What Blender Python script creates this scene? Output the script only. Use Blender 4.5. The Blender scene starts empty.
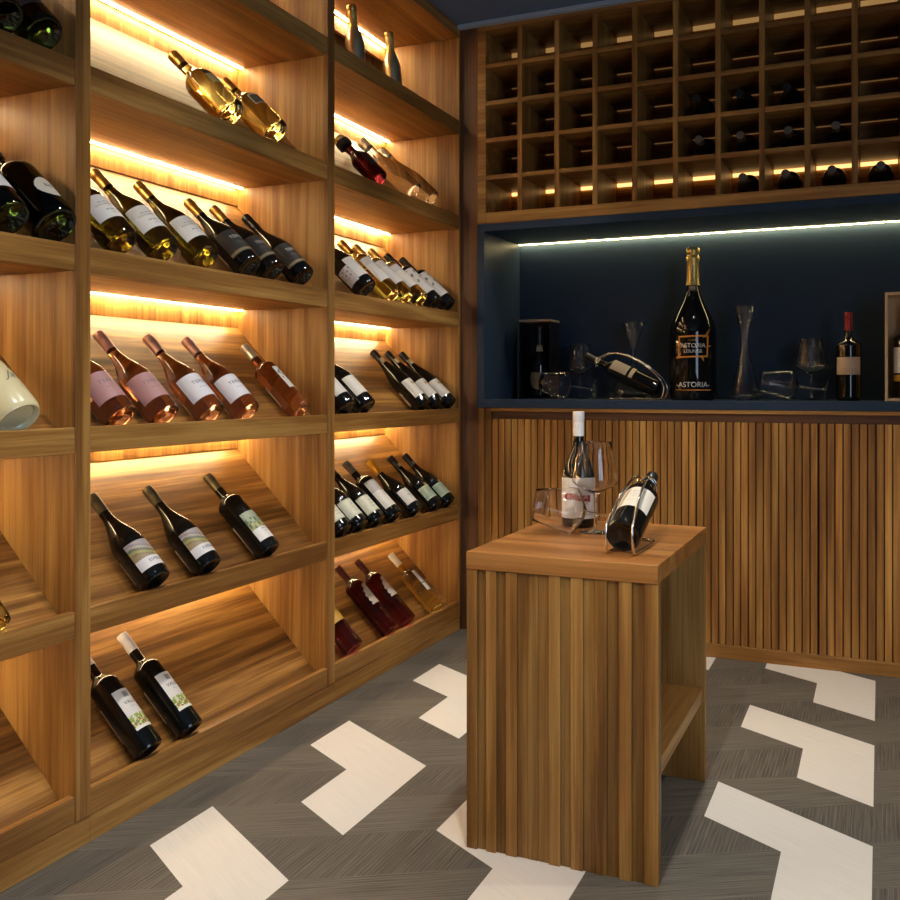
import bpy, bmesh, math, random
from mathutils import Matrix, Vector
random.seed(7)
PI = math.pi
SC = bpy.context.scene
COL = SC.collection

# ------------------------------------------------------------------ colour / nodes
def lin(c):
    if isinstance(c, str):
        c = tuple(int(c[i:i+2], 16) for i in (0, 2, 4))
    return tuple(((v/255)/12.92 if v/255 <= .04045 else ((v/255+.055)/1.055)**2.4) for v in c)

def newmat(name):
    m = bpy.data.materials.new(name); m.use_nodes = True
    nt = m.node_tree
    return m, nt, nt.nodes['Principled BSDF']

def simple(name, col, rough=.5, metal=0., trans=0., ior=1.45, coat=0., spec=None):
    m, nt, b = newmat(name)
    b.inputs['Base Color'].default_value = (*col, 1)
    b.inputs['Roughness'].default_value = rough
    b.inputs['Metallic'].default_value = metal
    b.inputs['Transmission Weight'].default_value = trans
    b.inputs['IOR'].default_value = ior
    b.inputs['Coat Weight'].default_value = coat
    if spec is not None: b.inputs['Specular IOR Level'].default_value = spec
    return m

def mth(nt, op, a, b=None, c=None):
    n = nt.nodes.new('ShaderNodeMath'); n.operation = op
    for i, v in enumerate((a, b, c)):
        if v is None: continue
        if isinstance(v, (int, float)): n.inputs[i].default_value = v
        else: nt.links.new(v, n.inputs[i])
    return n.outputs[0]

def mixc(nt, f, a, b, mode='MIX'):
    n = nt.nodes.new('ShaderNodeMix'); n.data_type = 'RGBA'; n.blend_type = mode
    for i, v in ((0, f), (6, a), (7, b)):
        if isinstance(v, (int, float)): n.inputs[i].default_value = v
        elif isinstance(v, tuple): n.inputs[i].default_value = (*v, 1)
        else: nt.links.new(v, n.inputs[i])
    return n.outputs[2]

def noise(nt, vec, scale, detail=4, rough=.55, dist=0.):
    n = nt.nodes.new('ShaderNodeTexNoise')
    nt.links.new(vec, n.inputs['Vector'])
    n.inputs['Scale'].default_value = scale; n.inputs['Detail'].default_value = detail
    n.inputs['Roughness'].default_value = rough; n.inputs['Distortion'].default_value = dist
    return n.outputs[0]

def wood(name, axis, dark, mid, light, rough=.42, tone=False, fig=1.0):
    """veneer with the grain running along the given world axis"""
    m, nt, b = newmat(name)
    g = nt.nodes.new('ShaderNodeNewGeometry')
    def mapped(sc_cross, sc_along):
        mp = nt.nodes.new('ShaderNodeMapping')
        s = [sc_cross]*3; s['XYZ'.index(axis)] = sc_along
        mp.inputs['Scale'].default_value = s
        nt.links.new(g.outputs['Position'], mp.inputs['Vector'])
        return mp.outputs[0]
    broad = noise(nt, mapped(16*fig, 1.1), 1., 3, .5, .6)
    streak = noise(nt, mapped(95, 1.6), 1., 4, .6, .2)
    pore = noise(nt, mapped(420, 9.), 1., 2, .6)
    f = mth(nt, 'ADD', mth(nt, 'MULTIPLY', broad, .55), mth(nt, 'ADD', mth(nt, 'MULTIPLY', streak, .32), mth(nt, 'MULTIPLY', pore, .16)))
    r = nt.nodes.new('ShaderNodeValToRGB')
    e = r.color_ramp.elements
    e[0].position = .40; e[0].color = (*dark, 1)
    e[1].position = .635; e[1].color = (*light, 1)
    x = e.new(.52); x.color = (*mid, 1)
    nt.links.new(f, r.inputs[0])
    c = r.outputs[0]
    if tone:
        a = nt.nodes.new('ShaderNodeVertexColor'); a.layer_name = 'tone'
        c = mixc(nt, 1., c, a.outputs[0], 'MULTIPLY')
    nt.links.new(c, b.inputs['Base Color'])
    b.inputs['Roughness'].default_value = rough
    b.inputs['Specular IOR Level'].default_value = .35
    bp = nt.nodes.new('ShaderNodeBump'); bp.inputs['Strength'].default_value = .08; bp.inputs['Distance'].default_value = .001
    nt.links.new(streak, bp.inputs['Height']); nt.links.new(bp.outputs[0], b.inputs['Normal'])
    return m

WD, WM, WL = lin('734a20'), lin('986a33'), lin('b88b4b')
wood_x = wood('walnut_along_x', 'X', WD, WM, WL)
wood_y = wood('walnut_along_y', 'Y', WD, WM, WL)
wood_z = wood('walnut_along_z', 'Z', WD, WM, WL)
wood_board = wood('walnut_display_board', 'Y', lin('563616'), lin('845827'), lin('b58443'), .4, fig=1.5)
wood_slat = wood('walnut_slats', 'Z', WD, WM, WL, .45, tone=True)
wood_island = wood('walnut_island_top', 'X', lin('7a4b22'), lin('9a6531'), lin('b57c42'), .38)
wood_dark = wood('walnut_dark_post', 'Z', lin('4a3020'), lin('65432b'), lin('7a543a'), .45)
wood_rail = wood('walnut_shaded_rail', 'X', lin('4d3422'), lin('65452d'), lin('785438'), .45)  # darker walnut tones: shade under the counter overhang put into the colour
wood_pale = wood('pale_pine', 'Z', lin('c79d69'), lin('d8b27e'), lin('e3c294'), .55)
black = simple('black_void', (.01, .008, .007), .7)
navy = simple('navy_laminate', lin('2b3a4d'), .42, spec=.2)
white_paint = simple('grey_wall_paint', lin('37342f'), .8)
ceil_paint = simple('dark_blue_grey_ceiling', lin('60799a'), .8)
trim_paint = simple('pale_trim', lin('9fb0c0'), .5)
chrome = simple('chrome_wire', (.78, .74, .68), .12, 1.)
paper_white = simple('paper_white', lin('e4e0d8'), .6)

def emis(name, col, s):
    m, nt, b = newmat(name)
    b.inputs['Base Color'].default_value = (*col, 1)
    b.inputs['Emission Color'].default_value = (*col, 1)
    b.inputs['Emission Strength'].default_value = s
    return m
LEDC = (1., .78, .43)
led_shelf = emis('warm_led', LEDC, 57)
led_niche = emis('niche_led', (1., .78, .36), 24)
led_rack = emis('rack_led', (1., .58, .20), 1.35)
glow_rack_dim = emis('rack_glow_dim', (1., .55, .20), .08)  # faint emission standing in for light leaking in behind the middle rows
glow_rack_top = emis('rack_glow_top', (1., .58, .20), .21)  # glowing band in place of light leaking over the back panel

glass_dark = simple('black_bottle_glass', (.006, .006, .005), .04)
glass_dark.node_tree.nodes['Principled BSDF'].inputs['Specular IOR Level'].default_value = .6
def glassmat(name, col, ior=1.36, rough=.015):
    return simple(name, col, rough, 0, 1., ior)
glass_olive = glassmat('olive_glass', (.085, .072, .006))
glass_green = glassmat('deep_green_glass', (.006, .015, .003))
glass_rose = glassmat('rose_wine_glass', (.66, .34, .20))
glass_gold = glassmat('golden_wine_glass', (.95, .85, .32))
glass_yellow = glassmat('pale_yellow_wine_glass', (.94, .82, .30))
glass_clear = glassmat('clear_bottle_glass', (.95, .93, .92), 1.2)
glass_plum = glassmat('plum_wine_glass', (.16, .030, .042))
glass_port = glassmat('port_wine_glass', (.085, .008, .014))
crystal = glassmat('crystal', (.99, .99, .99), 1.42, 0.)
ceramic = simple('cream_ceramic', lin('d9cda0'), .25, coat=.4)
gold_metal = simple('gold_mirror', (.84, .68, .42), .33, 1.)
cap_gold = simple('gold_capsule', (.62, .40, .12), .32, .9)
cap_foil = simple('yellow_gold_foil', (.78, .56, .17), .36, .7)
cap_black = simple('black_capsule', (.012, .012, .012), .3)
cap_olive = simple('olive_capsule', lin('6d6446'), .35, .5)
cap_pink = simple('rose_capsule', lin('b08478'), .35, .4)
cap_white = simple('white_capsule', lin('e9e4da'), .4)
cap_silver = simple('silver_capsule', lin('c2b9a6'), .3, .6)
cap_plum = simple('plum_capsule', lin('4d2420'), .35, .3)
cap_red = simple('red_capsule', lin('8c1f22'), .35, .2)
cap_yellow = simple('yellow_capsule', lin('c59025'), .35, .4)
cap_pewter = simple('pewter_capsule', lin('70665a'), .35, .6)
cap_grey = simple('grey_capsule', lin('8b8f93'), .4, .3)
ink = simple('black_ink', (.02, .02, .022), .6)
ink_grey = simple('grey_ink', lin('77746e'), .6)
ink_white = simple('white_ink', lin('d8d6d0'), .5)
ink_orange = simple('orange_ink', lin('d88a35'), .45)
ink_gold = simple('gold_ink', lin('b3873c'), .4, .5)

def attrmat(name, layer, rough=.6):
    m, nt, b = newmat(name)
    a = nt.nodes.new('ShaderNodeVertexColor'); a.layer_name = layer
    nt.links.new(a.outputs[0], b.inputs['Base Color'])
    b.inputs['Roughness'].default_value = rough
    return m
label_mat = attrmat('printed_label_paper', 'Col', .5)

# ------------------------------------------------------------------ mesh helpers
def link(name, me, parent=None):
    o = bpy.data.objects.new(name, me); COL.objects.link(o)
    if parent is not None: o.parent = parent
    return o

def tomesh(name, bm, mat, smooth=False):
    bmesh.ops.recalc_face_normals(bm, faces=bm.faces)
    me = bpy.data.meshes.new(name); bm.to_mesh(me); bm.free()
    me.materials.append(mat)
    if smooth:
        for p in me.polygons: p.use_smooth = True
        me.set_sharp_from_angle(angle=math.radians(48))
    return me

def obj(name, bm, mat, parent=None, smooth=False):
    return link(name, tomesh(name, bm, mat, smooth), parent)

def add_box(bm, x0, x1, y0, y1, z0, z1, bev=0.):
    r = bmesh.ops.create_cube(bm, size=1)
    vs = r['verts']
    for v in vs:
        v.co = Vector(((x0+x1)/2+v.co.x*(x1-x0), (y0+y1)/2+v.co.y*(y1-y0), (z0+z1)/2+v.co.z*(z1-z0)))
    if bev:
        es = list({e for v in vs for e in v.link_edges})
        bmesh.ops.bevel(bm, geom=es, offset=bev, segments=1, affect='EDGES')
    return vs

def box(name, x0, x1, y0, y1, z0, z1, mat, parent=None, bev=.0015):
    bm = bmesh.new(); add_box(bm, x0, x1, y0, y1, z0, z1, bev)
    return obj(name, bm, mat, parent)

def add_lathe(bm, prof, seg=40):
    rings = []
    for r, z in prof:
        if r < 1e-6: rings.append([bm.verts.new((0, 0, z))])
        else: rings.append([bm.verts.new((r*math.cos(2*PI*i/seg), r*math.sin(2*PI*i/seg), z)) for i in range(seg)])
    for a, b in zip(rings, rings[1:]):
        for i in range(seg):
            j = (i+1) % seg
            if len(a) == 1 and len(b) == 1: continue
            if len(a) == 1: bm.faces.new((a[0], b[i], b[j]))
            elif len(b) == 1: bm.faces.new((a[i], a[j], b[0]))
            else: bm.faces.new((a[i], a[j], b[j], b[i]))

def add_tube(bm, pts, r, seg=10, closed=False):
    pts = [Vector(p) for p in pts]
    n = len(pts); rings = []; up = None
    for i, p in enumerate(pts):
        if closed: t = (pts[(i+1) % n]-pts[i-1]).normalized()
        else: t = (pts[min(i+1, n-1)]-pts[max(i-1, 0)]).normalized()
        if up is None:
            up = Vector((0, 0, 1)) if abs(t.z) < .9 else Vector((1, 0, 0))
        u = (up-t*up.dot(t)).normalized(); up = u; w = t.cross(u)
        rings.append([bm.verts.new(p+u*(r*math.cos(2*PI*k/seg))+w*(r*math.sin(2*PI*k/seg))) for k in range(seg)])
    pairs = list(zip(rings, rings[1:]))
    if closed: pairs.append((rings[-1], rings[0]))
    for a, b in pairs:
        for k in range(seg):
            bm.faces.new((a[k], a[(k+1) % seg], b[(k+1) % seg], b[k]))
    if not closed:
        bm.faces.new(rings[0][::-1]); bm.faces.new(rings[-1])

def catmull(pts, sub=8):
    P = [Vector(p) for p in pts]; out = []
    for i in range(len(P)-1):
        p0, p1, p2, p3 = P[max(i-1, 0)], P[i], P[i+1], P[min(i+2, len(P)-1)]
        for k in range(sub):
            t = k/sub
            out.append(.5*((2*p1)+(p2-p0)*t+(2*p0-5*p1+4*p2-p3)*t*t+(3*p1-p0-3*p2+p3)*t**3))
    out.append(P[-1]); return out

def empty(name, loc=(0, 0, 0)):
    o = bpy.data.objects.new(name, None); COL.objects.link(o)
    o.location = loc; o.empty_display_size = .05
    return o

def tag(o, label, cat, group=None):
    o['label'] = label; o['category'] = cat
    if group: o['group'] = group
    return o

def struct(o):
    o['kind'] = 'structure'; return o

# ------------------------------------------------------------------ the setting
XR, YF, YB, ZC = 1.25, -1.6, 4.14, 2.492
def floor_material():
    m, nt, b = newmat('woven_vinyl_floor')
    g = nt.nodes.new('ShaderNodeNewGeometry')
    sp = nt.nodes.new('ShaderNodeSeparateXYZ'); nt.links.new(g.outputs['Position'], sp.inputs[0])
    X, Y = sp.outputs[0], sp.outputs[1]
    K = .6083
    xs = mth(nt, 'ADD', X, 1.457)
    km = mth(nt, 'FLOORED_MODULO', mth(nt, 'FLOOR', mth(nt, 'DIVIDE', xs, .1802)), 3.)
    t = mth(nt, 'MULTIPLY_ADD', xs, K, Y)
    f = mth(nt, 'FRACT', mth(nt, 'DIVIDE', mth(nt, 'SUBTRACT', t, 2.5242), .6492))
    k0 = mth(nt, 'COMPARE', km, 0., .1); k1 = mth(nt, 'COMPARE', km, 1., .1)
    white = mth(nt, 'ADD', mth(nt, 'MULTIPLY', k0, mth(nt, 'GREATER_THAN', f, .6667)),
                mth(nt, 'MULTIPLY', k1, mth(nt, 'GREATER_THAN', f, .3333)))
    u = mth(nt, 'MULTIPLY_ADD', xs, -K, Y)
    row = mth(nt, 'FLOOR', mth(nt, 'DIVIDE', mth(nt, 'SUBTRACT', u, 2.0865), .2164))
    diag = mth(nt, 'FLOORED_MODULO', row, 2.)
    cb = nt.nodes.new('ShaderNodeCombineXYZ')
    # thread direction: along y on every other row, along the slanted row otherwise
    across = nt.nodes.new('ShaderNodeMix'); across.data_type = 'FLOAT'
    nt.links.new(diag, across.inputs[0]); nt.links.new(mth(nt, 'MULTIPLY', u, .854), across.inputs[2]); nt.links.new(X, across.inputs[3])
    along = nt.nodes.new('ShaderNodeMix'); along.data_type = 'FLOAT'
    nt.links.new(diag, along.inputs[0]); nt.links.new(X, along.inputs[2]); nt.links.new(Y, along.inputs[3])
    nt.links.new(across.outputs[0], cb.inputs[0]); nt.links.new(along.outputs[0], cb.inputs[1]); nt.links.new(row, cb.inputs[2])
    mp = nt.nodes.new('ShaderNodeMapping'); mp.inputs['Scale'].default_value = (330, 6, 1)
    nt.links.new(cb.outputs[0], mp.inputs['Vector'])
    th = noise(nt, mp.outputs[0], 1., 2, .6)
    wv = nt.nodes.new('ShaderNodeTexWave'); wv.wave_type = 'BANDS'; wv.bands_direction = 'X'
    nt.links.new(cb.outputs[0], wv.inputs['Vector']); wv.inputs['Scale'].default_value = 34.; wv.inputs['Distortion'].default_value = .25
    mp3 = nt.nodes.new('ShaderNodeMapping'); mp3.inputs['Scale'].default_value = (45, 2, 1)
    nt.links.new(cb.outputs[0], mp3.inputs['Vector'])
    th2 = noise(nt, mp3.outputs[0], 1., 3, .6)
    mr = nt.nodes.new('ShaderNodeMapRange'); mr.inputs[1].default_value = .3; mr.inputs[2].default_value = .7
    nt.links.new(th, mr.inputs[0])
    ga = mixc(nt, mr.outputs[0], lin('433f3a'), lin('7f786c'))
    gb = mixc(nt, mr.outputs[0], lin('3b3733'), lin('726b61'))
    grey = mixc(nt, diag, ga, gb)
    grey = mixc(nt, mth(nt, 'MULTIPLY', th2, .6), grey, lin('544f47'))
    grey = mixc(nt, mth(nt, 'MULTIPLY', mth(nt, 'POWER', wv.outputs[1], 6.), .22), grey, lin('958d7f'))
    mp2 = nt.nodes.new('ShaderNodeMapping'); mp2.inputs['Scale'].default_value = (300, 8, 1)
    cb2 = nt.nodes.new('ShaderNodeCombineXYZ'); nt.links.new(t, cb2.inputs[0]); nt.links.new(X, cb2.inputs[1])
    nt.links.new(cb2.outputs[0], mp2.inputs['Vector'])
    tw = noise(nt, mp2.outputs[0], 1., 2, .6)
    wh = mixc(nt, tw, lin('d3ccc2'), lin('e9e4da'))
    c = mixc(nt, white, grey, wh)
    nt.links.new(c, b.inputs['Base Color'])
    b.inputs['Roughness'].default_value = .62
    b.inputs['Specular IOR Level'].default_value = .3
    bp = nt.nodes.new('ShaderNodeBump'); bp.inputs['Strength'].default_value = .15; bp.inputs['Distance'].default_value = .001
    nt.links.new(th, bp.inputs['Height']); nt.links.new(bp.outputs[0], b.inputs['Normal'])
    return m

struct(box('floor', -2.06, XR+.05, YF-.05, YB+.05, -.05, 0, floor_material(), bev=0))
struct(box('ceiling', -2.06, XR+.05, YF-.05, YB+.05, ZC, ZC+.05, ceil_paint, bev=0))
struct(box('wall_left', -2.07, -2.008, YF-.05, YB+.05, 0, ZC, white_paint, bev=0))
struct(box('wall_back', -2.008, XR+.05, YB, YB+.06, 0, ZC, white_paint, bev=0))
struct(box('wall_front', -2.008, XR+.05, YF-.06, YF, 0, ZC, white_paint, bev=0))
WY0, WY1, WZ0, WZ1 = -.9, 1.1, .5, 2.1
bm = bmesh.new()
add_box(bm, XR, XR+.06, YF, WY0, 0, ZC); add_box(bm, XR, XR+.06, WY1, YB, 0, ZC)
add_box(bm, XR, XR+.06, WY0, WY1, 0, WZ0); add_box(bm, XR, XR+.06, WY0, WY1, WZ1, ZC)
struct(obj('wall_right', bm, white_paint))
bm = bmesh.new()
for a in ((WY0, WY0+.05), (WY1-.05, WY1), (.07, .13)): add_box(bm, XR+.005, XR+.05, a[0], a[1], WZ0, WZ1)
for a in ((WZ0, WZ0+.05), (WZ1-.05, WZ1)): add_box(bm, XR+.006, XR+.049, WY0+.05, WY1-.05, a[0], a[1])
struct(obj('window_1', bm, trim_paint))
struct(box('trim_1', -1.60, .80, 3.636, 3.6615, 2.474, 2.491, trim_paint))
struct(box('wall_return', .812, XR, 3.664, YB, 0, ZC, white_paint, bev=0))['label'] = 'return wall at the end of the fitted units'

# ------------------------------------------------------------------ shelving on the left
XF, XS, XB, XL = -1.5856, -1.648, -1.990, -1.606       # front edge, foot of the sloping boards, back
LEV = [2.102, 1.709, 1.309, .914, .515, .117]
TH = .057
BAYS = [(.585, 1.574), (1.618, 2.615), (2.657, 3.650)]
def shelf_unit(y0, y1, label, left=None, right_t=.044):
    u = empty('wine_shelf_unit', (XF, (y0+y1)/2, 0))
    tag(u, label, 'shelving', 'walnut shelving units along the left wall')
    def P(name, bm, mat, par=None):
        o = obj(name, bm, mat, par or u)
        if par is None: o.location = (-XF, -(y0+y1)/2, 0)
        return o
    e = .0004
    yr = y1+right_t
    bm = bmesh.new(); add_box(bm, XB, XF, y1, yr-e, .0605, 2.490, .0015); P('side_panel', bm, wood_z)
    if left is not None:
        bm = bmesh.new(); add_box(bm, XB, XF, left, y0, .0605, 2.490, .0015); P('side_panel', bm, wood_z)
    ylo = (left if left is not None else y0)
    bm = bmesh.new(); add_box(bm, XB, XF-.003, ylo, yr-e, 0, .060, .001); P('plinth', bm, wood_y)
    bm = bmesh.new(); add_box(bm, XB-.014, XB-.001, ylo, yr-e, .0, 2.490); P('back_panel', bm, wood_z)
    bm = bmesh.new(); add_box(bm, XB, XF-.002, y0+e, y1-e, 2.442, 2.490, .0015); top = P('top_panel', bm, wood_y)
    shelves = []
    for z in LEV:
        bm = bmesh.new()
        if z == LEV[0]: add_box(bm, XB, XF-.002, y0+e, y1-e, z-TH, z, .0015)
        else:      # thin board with an upright lip along the front
            add_box(bm, XB, XL-.0003, y0+e, y1-e, z-TH, z-.0445, .001); add_box(bm, XL, XF-.002, y0+e, y1-e, z-TH, z, .0012)
        s = P('shelf', bm, wood_y); shelves.append(s)
    for i, z in enumerate(LEV):
        over = top if i == 0 else shelves[i-1]
        zu = 2.442 if i == 0 else LEV[i-1]-TH
        if i > 0:
            bm = bmesh.new()
            ztop = min(z+.333, zu-.002); d = ztop-z
            sec = [(XL-.001, z-.041), (XS-d, ztop), (XB+.002, ztop), (XB+.002, z-.0442), (XL-.001, z-.0442)]
            va = [bm.verts.new((x, y0+.001, zz)) for x, zz in sec]; vb = [bm.verts.new((x, y1-.001, zz)) for x, zz in sec]
            bm.faces.new(va); bm.faces.new(vb[::-1])
            for k in range(5): bm.faces.new((va[k], vb[k], vb[(k+1) % 5], va[(k+1) % 5]))
            P('display_board', bm, wood_board, shelves[i])
        bm = bmesh.new()
        add_box(bm, -1.944, -1.928, y0+.001, y1-.001, zu-.0575, zu-e, .0008)
        P('valence', bm, wood_z, over)
        bm = bmesh.new(); add_box(bm, -1.9170, -1.9060, y0+.004, y1-.004, zu-.0022, zu-e)
        s = P('led_strip', bm, led_shelf, over)
        s['label'] = 'glowing warm LED strip under the board'
    return u
shelf_unit(*BAYS[0], 'walnut shelving unit at the left picture edge, cut off by the frame', left=.545)
shelf_unit(*BAYS[1], 'wide walnut shelving unit in the middle, with rose bottles on its fourth shelf', right_t=.042)
shelf_unit(*BAYS[2], 'walnut shelving unit in the corner beside the navy niche', right_t=.012)
bm = bmesh.new()
add_box(bm, -1.68, -1.588, 3.6627, 3.72, 0, 2.49, .001); add_box(bm, -1.588, -1.5095, 3.672, 3.72, 0, 2.49, .001)
tag(obj('corner_post', bm, wood_dark), 'dark walnut corner post between the shelving and the back wall units', 'post')

# ------------------------------------------------------------------ wine rack (grid) on the back wall
RX0, PITCH, NC = -1.472, .1555, 14
RZ0, CH, RT = 1.714, .1340, .018
rack = empty('wine_rack', (-.45, 3.662, 1.668))
tag(rack, 'walnut grid wine rack of square cells high on the back wall', 'wine rack')
RX1 = RX0+PITCH*NC-.02
def RP(name, bm, mat):
    o = obj(name, bm, mat, rack); o.location = (.45, -3.662, -1.668); return o
bm = bmesh.new()
add_box(bm, -1.509, RX0, 3.662, 3.962, 1.668, 2.488, .0015); add_box(bm, RX1, RX1+.04, 3.662, 3.962, 1.668, 2.488, .0015)
add_box(bm, RX0, RX1, 3.662, 3.962, 1.668, RZ0, .0015); add_box(bm, RX0, RX1, 3.662, 3.962, RZ0+5*CH+4*RT, 2.488, .0015)
RP('frame', bm, wood_x)
for k in range(1, NC):
    bm = bmesh.new(); x = RX0+PITCH*k
    add_box(bm, x-.02, x, 3.664, 3.958, RZ0, RZ0+5*CH+4*RT, .0008); RP('vertical_divider', bm, wood_z)
for k in range(1, 5):
    bm = bmesh.new(); z = RZ0+CH*k+RT*(k-1)
    for c in range(NC):
        add_box(bm, RX0+PITCH*c+(.0003), RX0+PITCH*(c+1)-.0203, 3.665, 3.958, z, z+RT, .0008)
    RP('cell_shelf', bm, wood_x)
bm = bmesh.new(); add_box(bm, -1.509, RX1+.04, 3.9625, 3.975, 1.668, 2.488); RP('back_panel', bm, wood_x)
for k in range(5):
    bm = bmesh.new(); z = RZ0+(CH+RT)*k+CH
    h = (.014, .0022, .0022, .0022, .018)[k]
    for c in range(NC):
        add_box(bm, RX0+PITCH*c+.004, RX0+PITCH*(c+1)-.024, 3.9535, 3.9617, z-h, z-.0005)
    o = RP('led_strip', bm, led_rack if k == 0 else (glow_rack_top if k == 4 else glow_rack_dim)); o['label'] = 'warm glowing strip at the back of the cells'  # bars above the bottom row only imitate leaked light

# ------------------------------------------------------------------ navy niche
NX0, NX1, NY0, NYB = -1.507, .74, 3.655, 4.081
CT = .951
niche = empty('display_niche', (-.45, NY0, .918))
tag(niche, 'navy blue open display niche with a light strip, below the grid rack', 'niche')
def NP(name, x0, x1, y0, y1, z0, z1, mat, bev=.001):
    o = box(name, x0, x1, y0, y1, z0, z1, mat, niche, bev); o.location = (.45, -NY0, -.918); return o
NP('counter', NX0, NX1, NY0, NYB, .918, CT, navy)
NP('top_panel', NX0, NX1, NY0, NYB, 1.6365, 1.6665, navy)
NP('side_panel', NX0, NX0+.03, NY0, NYB, CT+.0003, 1.6362, navy)
NP('side_panel', NX1-.03, NX1, NY0, NYB, CT+.0003, 1.6362, navy)
NP('back_panel', NX0, NX1, NYB+.0003, NYB+.012, .918, 1.6665, navy)
NP('led_strip', NX0+.032, NX1-.032, NYB-.020, NYB-.004, 1.6352, 1.6362, led_niche, 0)['label'] = 'glowing LED line along the niche ceiling'

# ------------------------------------------------------------------ slatted base cabinet
cab = empty('base_cabinet', (-.45, 3.664, 0))
tag(cab, 'walnut base cabinet with vertical slatted doors under the navy niche', 'cabinet')
def CP(name, bm, mat, tone=None):
    me = tomesh(name, bm, mat)
    o = link(name, me, cab); o.location = (.45, -3.664, 0); return o
bm = bmesh.new(); add_box(bm, -1.449, NX1, 3.680, 4.08, .872, .9175, .001); CP('rail', bm, wood_rail)
bm = bmesh.new(); add_box(bm, -1.449, NX1, 3.660, 3.6798, .903, .9175, .001); CP('edge_strip', bm, wood_x)
bm = bmesh.new(); add_box(bm, -1.449, NX1, 3.664, 4.08, 0, .05, .001); CP('plinth', bm, wood_x)
def tonemesh(name, items, mat, parent=None, off=(0, 0, 0)):
    """items: (x0,x1,y0,y1,z0,z1,tone) boxes merged in one mesh with a tone per slat"""
    bm = bmesh.new(); lay = bm.loops.layers.float_color.new('tone')
    for it in items:
        before = set(bm.faces)
        add_box(bm, *it[:6], .0008)
        for f in bm.faces:
            if f not in before:
                for l in f.loops: l[lay] = (it[6]*it[7][0], it[6]*it[7][1], it[6]*it[7][2], 1)
    o = link(name, tomesh(name, bm, mat), parent); o.location = off
    return o
def rtint():
    w = random.random()
    return (1., .96+.06*w, .88+.16*w)
tonemesh('stile', [(-1.507, -1.480, 3.664, 4.08, 0, .9175, .9, rtint()), (-1.478, -1.451, 3.668, 4.08, 0, .9175, .72, rtint())], wood_slat, cab, (.45, -3.664, 0))
dx = [-1.449, -1.055, -.628, -.201, .226, .74]
for a, b in zip(dx, dx[1:]):
    n = max(1, round((b-a)/.0272)); p = (b-a-.003)/n
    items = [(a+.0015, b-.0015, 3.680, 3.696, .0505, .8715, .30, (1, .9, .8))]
    for k in range(n):
        x0 = a+.0015+p*k
        items.append((x0+.0022, x0+p-.0022, 3.666, 3.6797, .0505, .8715, random.uniform(.86, 1.36), rtint()))
    tonemesh('slatted_door', items, wood_slat, cab, (.45, -3.664, 0))

# ------------------------------------------------------------------ island plinth table
IX0, IX1, IY0, IY1, IH = -.822, -.406, 1.934, 2.519, .644
isl = empty('display_table', (-.614, 2.226, 0))
tag(isl, 'freestanding walnut display table with ribbed front and open lower shelf', 'table')
def IP(name, bm, mat):
    o = obj(name, bm, mat, isl); o.location = (.614, -2.226, 0); return o
bm = bmesh.new(); add_box(bm, IX0, IX1, IY0-.004, IY1, IH-.038, IH, .001); IP('tabletop', bm, wood_island)
items = [(IX0, IX1, IY0+.010, IY0+.030, 0, IH-.0385, .62, (1, .97, .92))]
edges = [60, 97, 128, 163, 195, 234, 268, 304, 340, 378, 412, 452, 490, 527, 565, 605, 643, 685]
sc_ = (IX1-IX0)/(685-60)
tn = [.84, .74, 1.10, .78, 1.0, .78, .74, .84, 1.0, .76, 1.06, .90, .86, .72, 1.06, .66, .98]
dp = [0, .0055, 0, .006, .001, .0055, .0045, .005, 0, .006, 0, .004, .001, .006, 0, .006, 0]
for k in range(17):
    a, b = edges[k], edges[k+1]
    items.append((IX0+(a-60)*sc_, IX0+(b-60)*sc_-.0003, IY0+dp[k]-.002, IY0+.0097, 0, IH-.0385, tn[k], rtint()))
tonemesh('ribbed_panel', items, wood_slat, isl, (.614, -2.226, 0))
bm = bmesh.new(); add_box(bm, IX0, IX1, IY1-.022, IY1-.001, 0, IH-.0385, .001); IP('leg_panel', bm, wood_z)
bm = bmesh.new(); add_box(bm, IX0+.012, IX1-.006, IY0+.0305, IY1-.0225, .204, .238, .001); IP('lower_shelf', bm, wood_y)
bm = bmesh.new(); add_box(bm, IX0+.001, IX0+.0118, IY0+.0305, IY1-.0225, .0, IH-.0385, .001); IP('side_panel', bm, wood_z)

# ------------------------------------------------------------------ bottles
MC = {}
def cached(key, fn):
    if key not in MC: MC[key] = fn()
    return MC[key]

SHAPES = {   # shoulder start, shoulder end (of length), neck radius, exponent on the shoulder
    'burgundy': (.40, .77, .0136, 1.0), 'bordeaux': (.615, .725, .0136, 1.25), 'hock': (.40, .90, .0130, .95),
    'champagne': (.42, .82, .0155, 1.0), 'belly': (.50, .72, .0150, 1.15), 'carafe': (.34, .74, .0190, 1.05),
    'slim': (.58, .70, .0125, 1.2), 'flask': (.68, .80, .0120, 1.1), 'spirit': (.55, .82, .0150, 1.0),
}
def profile(shape, R, L):
    s0, s1, rn, ex = SHAPES[shape]
    p = [(0, .012), (R*.45, .010), (R*.78, .0015), (R*.86, 0), (R*.95, .0012), (R-.0004, .006), (R, .011)]
    p.append((R, L*s0*.5)); p.append((R, L*s0-.004))
    for k in range(15):
        t = k/14
        w = .5+.5*math.cos(PI*t**ex)
        p.append((rn+(R-rn)*w, L*(s0+(s1-s0)*t)))
    p += [(rn, L-.022), (rn+.0012, L-.0215), (rn+.0012, L-.006), (rn+.0004, L-.001), (rn-.003, L), (0, L)]
    return p, rn
def glass_mesh(shape, R, L, mat):
    def f():
        bm = bmesh.new(); add_lathe(bm, profile(shape, R, L)[0], 40)
        return tomesh('bottle_body', bm, mat, True)
    return cached(('g', shape, R, L, mat.name), f)
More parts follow.
